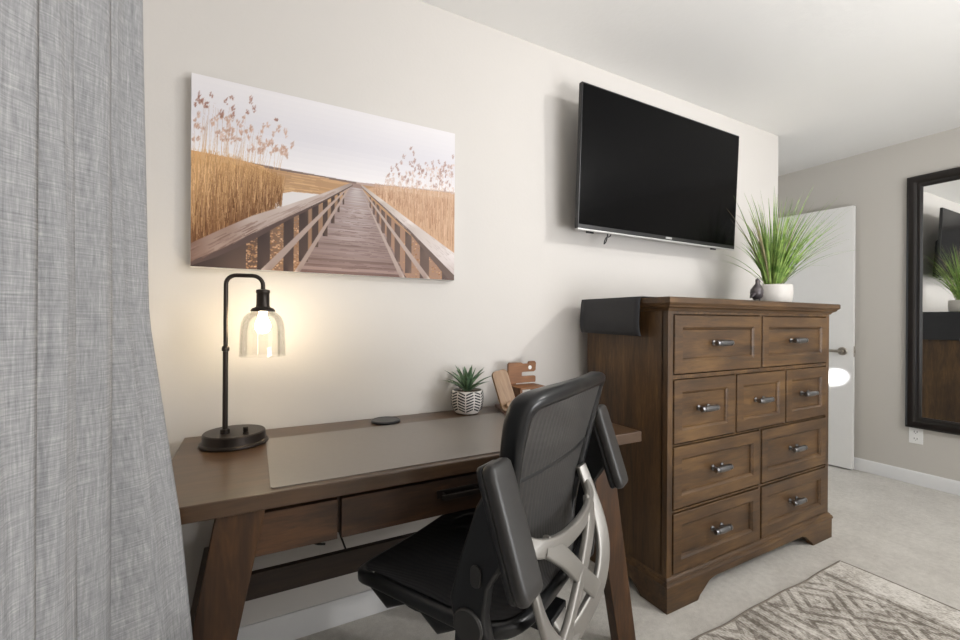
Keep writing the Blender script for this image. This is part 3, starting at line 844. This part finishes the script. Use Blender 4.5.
# ------------------------------------------------------------------ desk
def desk():
    x0, x1, y0, y1 = -.193, 1.182, 1.03, 1.628
    cx, cy = (x0+x1)/2, (y0+y1)/2
    t = thing('desk', 'dark brown wooden writing desk with splayed legs against the wall', 'desk', (cx, cy, 0))
    X = lambda v: v-cx
    Y = lambda v: v-cy
    mb = MB(); mb.box(X(x0), X(x1), Y(y0), Y(y1), .724, .760); obj('desktop', mb, M_tx, t, bevel=.003)
    # apron frame
    mb = MB(); mb.box(X(.02), X(.97), Y(1.078), Y(1.10), .618, .724); mb.box(X(.02), X(.97), Y(1.58), Y(1.60), .618, .724)
    mb.box(X(-.03), X(-.005), Y(1.075), Y(1.60), .618, .724); mb.box(X(.99), X(1.015), Y(1.075), Y(1.60), .618, .724)
    obj('apron', mb, M_fx, t, bevel=.001)
    # front drawers: small left, wide middle, small right
    for a, b, hd in ((.0, .180, 0), (.188, .800, 1), (.808, .985, 0)):
        mb = MB(); mb.box(X(a)+.0, X(b), Y(1.056), Y(1.078), .613, .708); d = obj('drawer', mb, M_fx, t, bevel=.002)
        if hd:
            h = MB(); c = X(.50)
            h.box(c-.062, c+.062, Y(1.026), Y(1.034), .664, .678)
            for s in (-.05, .05): h.box(c+s-.004, c+s+.004, Y(1.032), Y(1.056), .667, .675)
            h.box(c-.066, c+.066, Y(1.053), Y(1.0565), .660, .682)
            obj('handle', h, M_blackmetal, d, bevel=.0015)
    # splayed legs (front and rear at each end)
    def leg(sign, ya, yb):
        c = .4945
        def xo(z): return .545+(.724-z)*.175+.018     # outer x from centre at height z
        ti = .724; w_t, w_b = .094, .078
        pts = []
        for z, w in ((0, w_b), (ti, w_t)):
            o_, i_ = sign*xo(z), sign*(xo(z)-w)
            a, b = sorted((o_, i_))
            pts += [(a, Y(ya), z), (b, Y(ya), z), (b, Y(yb), z), (a, Y(yb), z)]
        mb = MB(); mb.hexa(pts); obj('leg', mb, M_fz, t, bevel=.002)
    for s in (-1, 1):
        leg(s, 1.045, 1.085); leg(s, 1.56, 1.60)
    # side cross rails and the long stretcher
    for s in (-1, 1):
        xc = s*.615
        mb = MB(); mb.box(xc-.012, xc+.012, Y(1.085), Y(1.56), .36, .43); obj('side_rail', mb, M_fzd, t, bevel=.002)
    mb = MB(); mb.box(-.603, .603, Y(1.345), Y(1.365), .352, .424); obj('stretcher', mb, M_fzd, t, bevel=.002)
    mb = MB(); mb.tube(smooth_path([(X(.10), Y(1.58), .60), (X(.13), Y(1.50), .50), (X(.16), Y(1.40), .455), (X(.2), Y(1.40), .435)], 5), .004, 8); obj('cable', mb, M_blk, t)
desk()
mb = MB(); mb.prism([(a, b) for a, b in rrect(.93, .438, .010)], 'z', 0, .0022)
tag(obj('desk_mat', mb, M_mat, loc=(.035+.465, 1.0505+.219, .7603)), 'large flat grey-brown leather mat covering most of the desktop', 'desk mat')
mb = MB(); mb.lathe([(0, 0), (.050, 0), (.053, .002), (.053, .006), (.050, .009), (.047, .0095), (.046, .0085), (0, .0085)], n=48)
tag(obj('charging_pad', mb, M_blk2, loc=(.432, 1.549, .7602)), 'thin round black pad lying near the back edge of the desk', 'charging pad')
# power cord loop below desk
mb = MB()
mb.tube(smooth_path([(.28, 1.62, .36), (.30, 1.50, .31), (.34, 1.42, .30), (.42, 1.42, .33), (.52, 1.45, .345), (.6, 1.5, .2), (.62, 1.6, .02), (.62, 1.61, .004)], 6), .0035, 8)
tag(obj('power_cord', mb, M_blk), 'thin black power cord hanging under the desk behind the chair seat', 'cord')

# ------------------------------------------------------------------ desk lamp
def lamp():
    c = (-.050, 1.490, .7603)
    t = thing('desk_lamp', 'dark bronze desk lamp with clear glass shade lit on the left of the desk', 'lamp', c)
    mb = MB(); mb.lathe([(0, 0), (.091, 0), (.093, .003), (.092, .008), (.086, .011), (.085, .016), (.084, .034), (.081, .037), (0, .0375)], n=56); obj('base', mb, M_blackmetal, t)
    px, py = -.024, -.020
    arm = [(px, py, .03), (px, py, .29)]
    mb = MB(); mb.tube([(px, py, .034), (px, py, .285)], .0072, 16); mb.lathe([(.0072, .0), (.013, 0), (.013, .012), (.0072, .014)], (px, py, .0375), 18)
    mb.lathe([(.007, -.004), (.010, -.003), (.0105, .004), (.009, .010), (.007, .012)], (px, py, .285), 18)
    r = .028; top = .508
    ex, ey = px+.098, py-.012
    P = [(px, py, .285), (px, py, top-r)]
    for k in range(1, 7):
        a = R(90*k/6); P.append((px+r-r*math.cos(a), py-.002*k/6, top-r+r*math.sin(a)))
    for k in range(0, 7):
        a = R(90*k/6); P.append((ex-r+r*math.sin(a), ey, top-r+r*math.cos(a)))
    P.append((ex, ey, top-.045))
    mb.tube(P, .0062, 14); obj('pole', mb, M_blackmetal, t)
    mb = MB(); mb.lathe([(0, top-.040), (.012, top-.040), (.019, top-.042), (.020, top-.050), (.018, top-.053), (.0185, top-.088), (.020, top-.094), (.030, top-.098), (.034, top-.104), (.034, top-.108), (0, top-.108)], (ex, ey, 0), 36)
    obj('socket', mb, M_blackmetal, t)
    zt = top-.1085
    outer = [(.030, zt), (.040, zt-.004), (.052, zt-.016), (.059, zt-.034), (.062, zt-.060), (.064, zt-.135)]
    inner = [(r_-.0018, z) for r_, z in outer[::-1]]; inner[-1] = (.0285, zt-.0015)
    mb = MB(); mb.lathe(outer+inner, (ex, ey, 0), 56)
    # close at the top rim
    obj('glass_shade', mb, M_glass, t)
    mb = MB(); mb.lathe([(0, zt+.0), (.011, zt), (.012, zt-.012), (.013, zt-.02), (.019, zt-.032), (.0215, zt-.044), (.018, zt-.057), (.009, zt-.064), (0, zt-.066)], (ex, ey, 0), 28)
    obj('bulb', mb, M_bulb, t)
    mb = MB(); mb.lathe([(0, 0), (.008, 0), (.008, .004), (.006, .005), (.0075, .008), (.0075, .018), (.006, .020), (0, .020)], (.030, -.048, .0373), 18); obj('switch_knob', mb, M_blackmetal, t)
lamp()

# ------------------------------------------------------------------ succulent
def succulent():
    c = (.769, 1.552, .7603)
    t = thing('potted_succulent', 'small spiky succulent in a black and white chevron pot on the desk', 'plant', c)
    def rad(z): 
        pr = [(0, .046), (.012, .055), (.035, .063), (.06, .066), (.08, .064), (.092, .061)]
        for (za, ra), (zb, rb) in zip(pr, pr[1:]):
            if z <= zb: return ra+(rb-ra)*(z-za)/(zb-za)
        return pr[-1][1]
    mb = MB(); mb.lathe([(0, .004), (.046, .004), (.055, .014), (.063, .037), (.066, .062), (.064, .082), (.061, .094), (.057, .094), (.058, .084), (0, .084)], n=48)
    pot = obj('pot', mb, M_pot, t)
    mb = MB()
    for k in range(3):
        a = 2*PI*k/3+.4; mb.lathe([(0, 0), (.007, 0), (.008, .008), (0, .010)], (.034*math.cos(a), .034*math.sin(a), 0), 12)
    mb.lathe([(0, .001), (.036, .001), (.040, .006), (0, .008)], n=32)
    obj('foot_ring', mb, M_trace, pot)
    # herringbone strokes on the pot wall
    mb = MB(); ncol = 12
    for k in range(ncol):
        for j in range(7):
            z0 = .012+j*.0112
            a0 = 2*PI*k/ncol; a1 = a0+2*PI/ncol*.86
            dz = .011 if k % 2 == 0 else -.011
            zs0 = z0+(0 if dz > 0 else .011)
            ring = []
            for i in range(5):
                f = i/4; a = a0+(a1-a0)*f; z = zs0+dz*f
                for q in (0, .0058):
                    zz = min(.093, z+q); rr = rad(zz-.002)+.0015
                    ring.append(mb.bm.verts.new((rr*math.cos(a), rr*math.sin(a), zz)))
            for i in range(4): mb.face([ring[2*i], ring[2*i+2], ring[2*i+3], ring[2*i+1]])
    obj('chevron_pattern', mb, M_trace, pot, smooth=0)
    mb = MB(); mb.lathe([(.0575, .0845), (.03, .089), (0, .09)], n=24); obj('soil', mb, M_soil, t)
    rnd = random.Random(3)
    for k in range(24):
        ring = k/24
        a = k*2.39996; tilt = 1.25-ring*1.15; Ln = .074+.045*math.sin(PI*min(1, ring*.9+.25)); w = .0095
        mbl = MB(); rows = []
        p = Vector((.008*math.cos(a), .008*math.sin(a), .086+.03*ring)); ang = tilt*.75; n = 6
        d = Vector((math.cos(a), math.sin(a), 0)); s = Vector((-math.sin(a), math.cos(a), 0))
        for i in range(n+1):
            f = i/n; ww = w*(.75+.9*f*(1-f)*1.6)*(1-f**3)+.0002
            nrm = (Vector((0, 0, 1))*math.sin(ang)-d*math.cos(ang))
            rows.append([p-s*ww+nrm*ww*.25, p-nrm*ww*.35, p+s*ww+nrm*ww*.25, p+nrm*ww*.12])
            p = p+(d*math.sin(ang)+Vector((0, 0, 1))*math.cos(ang))*(Ln/n)
            ang += tilt*.35/n+ (.25/n if tilt > .6 else 0)
        vr = [[mbl.bm.verts.new(q) for q in r] for r in rows]
        for A, B in zip(vr, vr[1:]):
            for j in range(4): mbl.face([A[j], A[(j+1) % 4], B[(j+1) % 4], B[j]])
        mbl.face(vr[0]); mbl.face(vr[-1])
        obj('leaf', mbl, M_succ, t, smooth=60)
succulent()

# ------------------------------------------------------------------ wooden phone stand
def stand():
    t = thing('phone_stand', 'walnut desk organizer stand with tray, leaning panel and notched upright panel', 'desk organizer', (.962, 1.52, .7603))
    mb = MB(); mb.prism([(-.088, -.095), (.15, -.095), (.155, .080), (-.030, .09)], 'z', 0, .010); o = obj('tray', mb, M_woodtray, t, bevel=.002)
    mb = MB(); mb.box(-.086, .149, -.095, -.088, .010, .017); obj('tray_rim', mb, M_woodtray, o, bevel=.001)
    # leaning front panel
    poly = rrect(.072, .165, .018)
    mb = MB(); mb.prism([(a, b+.0825) for a, b in poly], 'y', -.006, .006)
    p = obj('leaning_panel', mb, M_woodlt, t, bevel=.002); p.location = (-.044, -.060, .016); p.rotation_euler = (R(-16), R(-11), 0)
    mb = MB(); mb.box(-.022, .022, -.026, -.0055, .010, .018); mb.box(-.022, .022, -.028, -.022, .010, .030); obj('panel_lip', mb, M_woodlt, p, bevel=.001)
    out = [(-.05, 0), (-.01, 0), (-.01, .098), (.092, .098), (.094, .104), (.094, .122), (.090, .127), (.022, .127), (.020, .130), (.020, .143), (.024, .146), (.085, .146), (.094, .152), (.096, .184), (.090, .192), (.060, .192),
           (.054, .182), (.026, .182), (.018, .188), (-.042, .190), (-.05, .182)]
    mb = MB(); mb.prism(out, 'y', -.006, .006)
    q = obj('notched_panel', mb, M_wooddk, t, bevel=.0015); q.location = (.064, .055, .004)
    mb = MB(); M = Matrix.Rotation(R(90), 4, 'X')
    mb.lathe([(.0, -.0006), (.009, -.0006), (.009, .0006), (0, .0006)], (.062, -.0065, .165), 18, M=M)
    obj('peg_hole', mb, M_outlet, q)
    mb = MB(); mb.box(.012, .145, -.050, .048, .090, .098); obj('shelf', mb, M_wooddk, t, bevel=.001)
    for sx in (.020, .125):
        mb = MB(); mb.box(sx, sx+.012, -.035, .044, .010, .090); obj('shelf_support', mb, M_wooddk, t, bevel=.001)
stand()

# ------------------------------------------------------------------ rug
def rug():
    xa, xb, ya, yb = .95, 2.455, -.9, .970
    mb = MB()
    def fn(u, v):
        x = xa+(xb-xa)*u; y = ya+(yb-ya)*v
        z = .006
        if v > .995: y += .003*math.sin(x*11)+.002*math.sin(x*23)
        if u > .995: x += .004*math.sin(y*9)
        return (x, y, z)
    mb.grid(fn, 60, 60)
    o = obj('area_rug', mb, M_rug, smooth=0)
    md = o.modifiers.new('thick', 'SOLIDIFY'); md.thickness = .009; md.offset = 0
    tag(o, 'distressed grey and ivory patterned rug lying on the carpet before the dresser', 'rug')
    b = MB()
    P = [(xa+(xb-xa)*k/60, yb+.003*math.sin((xa+(xb-xa)*k/60)*11)+.002*math.sin((xa+(xb-xa)*k/60)*23), .007) for k in range(61)]
    P += [(xb+.004*math.sin((yb-(yb-ya)*k/60)*9), yb-(yb-ya)*k/60, .007) for k in range(1, 61)]
    b.tube(P, .0055, 8); obj('bound_edge', b, M_rugedge, o)
rug()

# ------------------------------------------------------------------ office chair
def chair():
    t = thing('office_chair', 'black mesh office chair with silver back frame and flipped up arms', 'chair', (.540, .988, 0), R(29.15))
    # --- star base
    hub = MB(); hub.lathe([(0, .05), (.040, .05), (.045, .06), (.042, .11), (.030, .125), (0, .125)], n=24); b = obj('base_hub', hub, M_blk, t)
    for k in range(5):
        a = 2*PI*k/5+.72
        ca, sa = math.cos(a), math.sin(a)
        l = MB(); P = [(.03*ca, .03*sa, .095), (.15*ca, .15*sa, .088), (.30*ca, .30*sa, .072)]
        l.sweep(P, rrect(.045, .03, .009, 3), (0, 0, 1), scales=[1, .9, .65]); lg = obj('leg', l, M_blk, t)
        cst = MB()
        wx, wy = .30*ca, .30*sa
        Mx = Matrix.Rotation(a+.8, 4, 'Z') @ Matrix.Rotation(R(90), 4, 'Y')
        for s in (-1, 1):
            off = Matrix.Rotation(a+.8, 4, 'Z') @ Vector((s*.014, 0, 0))
            cst.lathe([(0, -.009), (.022, -.009), (.028, -.006), (.028, .006), (.022, .009), (0, .009)], (wx+off.x, wy+off.y, .0285), 20, M=Mx)
        cst.tube([(wx, wy, .03), (wx, wy, .066)], .008, 10)
        obj('caster', cst, M_blk2, lg)
    g = MB(); g.tube([(0, 0, .12), (0, 0, .30)], .028, 20); g.tube([(0, 0, .30), (0, 0, .42)], .015, 16); obj('gas_lift', g, M_blk, t)
    g = MB(); g.box(-.09, .09, -.13, .12, .418, .462); g.box(-.045, .045, -.215, -.13, .415, .452); g.tube([(.09, .02, .44), (.22, .03, .438)], .006, 10); g.box(.21, .27, .018, .042, .432, .444)
    obj('tilt_mechanism', g, M_blk, t, bevel=.004)
    # --- seat
    def outline(a, e=0):
        ca, sa = math.cos(a), math.sin(a); n = 6
        hw, hd = .240+e, .232+e
        r = (abs(ca)**n+abs(sa)**n)**(-1/n)
        return hw*r*ca, .018+hd*r*sa
    def seatz(x, y):
        z = .522
        z += .010*(abs(x)/.24)**2
        if y > .12: z -= .028*((y-.12)/.13)**2
        if y < -.12: z += .012*((-.12-y)/.1)**2
        return z
    ns = 120
    path = []
    for k in range(ns):
        x, y = outline(2*PI*k/ns); path.append((x, y, seatz(x, y)-.012))
    fr = MB(); fr.sweep(path, rrect(.022, .030, .009, 3), (0, 0, 1), True); obj('seat_frame', fr, M_blk2, t, smooth=60)
    def sfn(u, v):
        a = 2*PI*u; x, y = outline(a, -.008); x, y = x*v, .018+(y-.018)*v
        return (x, y, seatz(x, y)-.018*(1-v**4)+.004)
    sm = MB(); sm.grid(sfn, 72, 12, lambda u, v: (v*math.cos(2*PI*u)*.24, v*math.sin(2*PI*u)*.24)); obj('seat_mesh', sm, M_seatmesh, t, smooth=180)
    up = MB()
    def pan(u, v):
        a = 2*PI*u; x, y = outline(a, -.012)
        lobes = .018*max(0, math.sin(y*24+.6))*v
        x, y = x*v, .018+(y-.018)*v
        return (x, y, seatz(x, y)-.028-.030*(1-v**3)-lobes)
    up.grid(pan, 72, 10); obj('seat_pan', up, M_blk, t, smooth=180)
    for s in (-1, 1):     # side wings below the seat, seen as rounded lumps
        for yy, rr in ((.12, .055), (-.03, .05)):
            w = MB(); w.sweep([(s*.225, yy-rr, .495), (s*.222, yy, .480), (s*.225, yy+rr, .495)], rrect(.03, .034, .012, 3), (0, 0, 1), scales=[(.5, .3), (1, 1.2), (.5, .3)])
            obj('seat_bracket', w, M_blk, t, smooth=60)
    # --- backrest
    half = [(0, -.258, .990), (.10, -.254, .989), (.175, -.244, .986), (.216, -.232, .979), (.231, -.221, .958), (.233, -.210, .91), (.228, -.200, .85), (.216, -.190, .78), (.200, -.181, .71), (.184, -.177, .65), (.168, -.178, .60), (.145, -.186, .555), (.095, -.196, .530), (0, -.200, .522)]
    half = [(x*.965, y, z) for x, y, z in half]
    ctrl = half+[(-x, y, z) for x, y, z in half[-2:0:-1]]
    loop = smooth_path(ctrl, 5, True)
    cen = Vector((0, 0, .76)); nm = []; scs = []
    for p in loop:
        nm.append(Vector((p.x*1.4, -.55, 0)).normalized() if abs(p.x) > .02 else Vector((0, -1, 0)))
        k = max(0, min(1, (p.z-.60)/.33))
        side = min(1, abs(p.x)/.2)
        scs.append((.60+.35*k, .60+(.65*side+.15)*k))
    bf = MB(); bf.sweep(loop, rrect(.036, .036, .013, 4), [Vector((0, -1, 0))]*len(loop), True, scales=scs)
    obj('back_frame', bf, M_blk2, t, smooth=70)
    def width(z):
        tab = [(.522, .10), (.53, .095), (.555, .145), (.60, .166), (.65, .182), (.71, .197), (.78, .213), (.85, .225), (.90, .229), (.945, .226), (.972, .208), (.984, .17), (.99, .15)]
        for (a, xa), (b_, xb) in zip(tab, tab[1:]):
            if z <= b_: return xa+(xb-xa)*max(0, (z-a)/(b_-a))
        return tab[-1][1]
    def ymid(z):
        tab = [(.52, -.200), (.60, -.185), (.66, -.180), (.73, -.188), (.80, -.204), (.87, -.222), (.93, -.238), (.995, -.258)]
        for (a, xa), (b_, xb) in zip(tab, tab[1:]):
            if z <= b_: return xa+(xb-xa)*max(0, (z-a)/(b_-a))
        return tab[-1][1]
    def bfn(u, v):
        z = .524+v*.464; x = (u*2-1)*width(z)*.965; q = abs(x)/.24
        return (x, ymid(z)-.012+.022*q*q, z)
    bmh = MB(); bmh.grid(bfn, 28, 28, lambda u, v: (u, v)); obj('back_mesh', bmh, M_backmesh, t, smooth=180)
    # faint horizontal tension band
    hb = MB()
    P = [((k/10-.5)*2*.225, ymid(.80)-.016+.022*((k/10-.5)*2)**2*.9, .815) for k in range(11)]
    hb.sweep(P, rrect(.010, .003, .001, 2), (0, -1, 0)); obj('tension_band', hb, M_blk, t)
    # --- silver rear frame
    def rib(pts, w, name, th=.016, nsm=6, w2=None):
        P = smooth_path(pts, nsm)
        m = MB(); n_ = len(P)
        sc = None
        if w2: sc = [(1+(w2/w-1)*i/(n_-1), 1) for i in range(n_)]
        m.sweep(P, rrect(w, th, .005, 3), [Vector((-2.2*p.x, -1, 0)) for p in P], scales=sc)
        return obj(name, m, M_silver, t, smooth=50)
    rib([(-.192, -.218, .690), (-.155, -.234, .672), (-.09, -.248, .660), (0, -.252, .655), (.09, -.248, .660), (.155, -.234, .672), (.192, -.218, .690)], .038, 'lumbar_bar')
    for s in (-1, 1):
        rib([(s*.182, -.20, .742), (s*.195, -.225, .665), (s*.198, -.25, .585), (s*.180, -.264, .520), (s*.135, -.266, .462), (s*.068, -.254, .418), (0, -.242, .395)], .030, 'frame_side', w2=.068)
        rib([(s*.138, -.238, .672), (s*.08, -.258, .625), (0, -.266, .552), (-s*.08, -.268, .487), (-s*.125, -.262, .450)], .044, 'cross_brace')
    m = MB(); m.sweep([(0, -.245, .385), (0, -.225, .41), (0, -.205, .432)], rrect(.075, .03, .01, 3), (0, -.7, -.7)); obj('frame_foot', m, M_silver, t, smooth=50)
    for s in (-1, 1):     # black links that tie the silver frame to the backrest
        m = MB(); m.tube([(s*.192, -.175, .70), (s*.184, -.203, .730)], .012, 12); obj('frame_link', m, M_blk, t)
    # --- arms, flipped up
    for s in (-1, 1):
        poly = [(-.120, .42), (-.128, .50), (-.132, .56), (-.120, .62), (-.142, .70), (-.176, .80), (-.20, .84), (-.232, .83), (-.245, .76), (-.236, .71), (-.205, .66), (-.196, .60), (-.212, .54), (-.20, .44), (-.16, .41)]
        m = MB(); a, b_ = sorted((s*.283, s*.312)); m.prism(poly, 'x', a, b_); ar = obj('armrest', m, M_blk2, t, bevel=.008, smooth=50)
        Mx = Matrix.Rotation(R(90)*s, 4, 'Y')
        m = MB(); m.lathe([(0, 0), (.032, 0), (.032, .003), (.029, .006), (0, .007)], (s*.312, -.165, .582), 32, M=Mx); obj('pivot_cap', m, M_pad, ar)
        m = MB(); m.prism([(a_-.182, b__+.678) for a_, b__ in rrect(.022, .040, .0105, 6)], 'x', *sorted((s*.311, s*.317))); obj('release_button', m, M_pad, ar, bevel=.002)
        # support reaching in under the seat
        m = MB(); m.sweep(smooth_path([(s*.292, -.165, .45), (s*.27, -.14, .425), (s*.18, -.08, .425), (s*.08, -.04, .435)], 5), rrect(.06, .03, .01, 3), (0, 0, 1)); obj('arm_support', m, M_blk, t, smooth=50)
        # pad
        top = Vector((s*.298, -.212, .888)); bot = Vector((s*.298, -.284, .664)); ax = (bot-top).normalized(); nr = Vector((0, -ax.z, ax.y)); nr = Vector((0, -abs(nr.y), -abs(nr.z)*1)) if False else Vector((0, ax.z, -ax.y))
        if nr.y > 0: nr = -nr
        Pp = [top+(bot-top)*f for f in (0, .012, .04, .12, .3, .5, .7, .88, .96, .988, 1)]
        sc = [(.55, .35), (.80, .7), (.95, .95), (1, 1), (1, 1), (1, 1), (1, 1), (1, 1), (.95, .95), (.80, .7), (.55, .35)]
        m = MB(); m.sweep(Pp, rrect(.076, .028, .011, 4), nr, scales=sc); obj('arm_pad', m, M_pad, ar, smooth=60)
        m = MB(); q = [p-nr*.020 for p in Pp[1:-1]]
        m.sweep(q, rrect(.066, .014, .005, 3), nr, scales=sc[1:-1]); obj('pad_base', m, M_blk, ar, smooth=60)
chair()
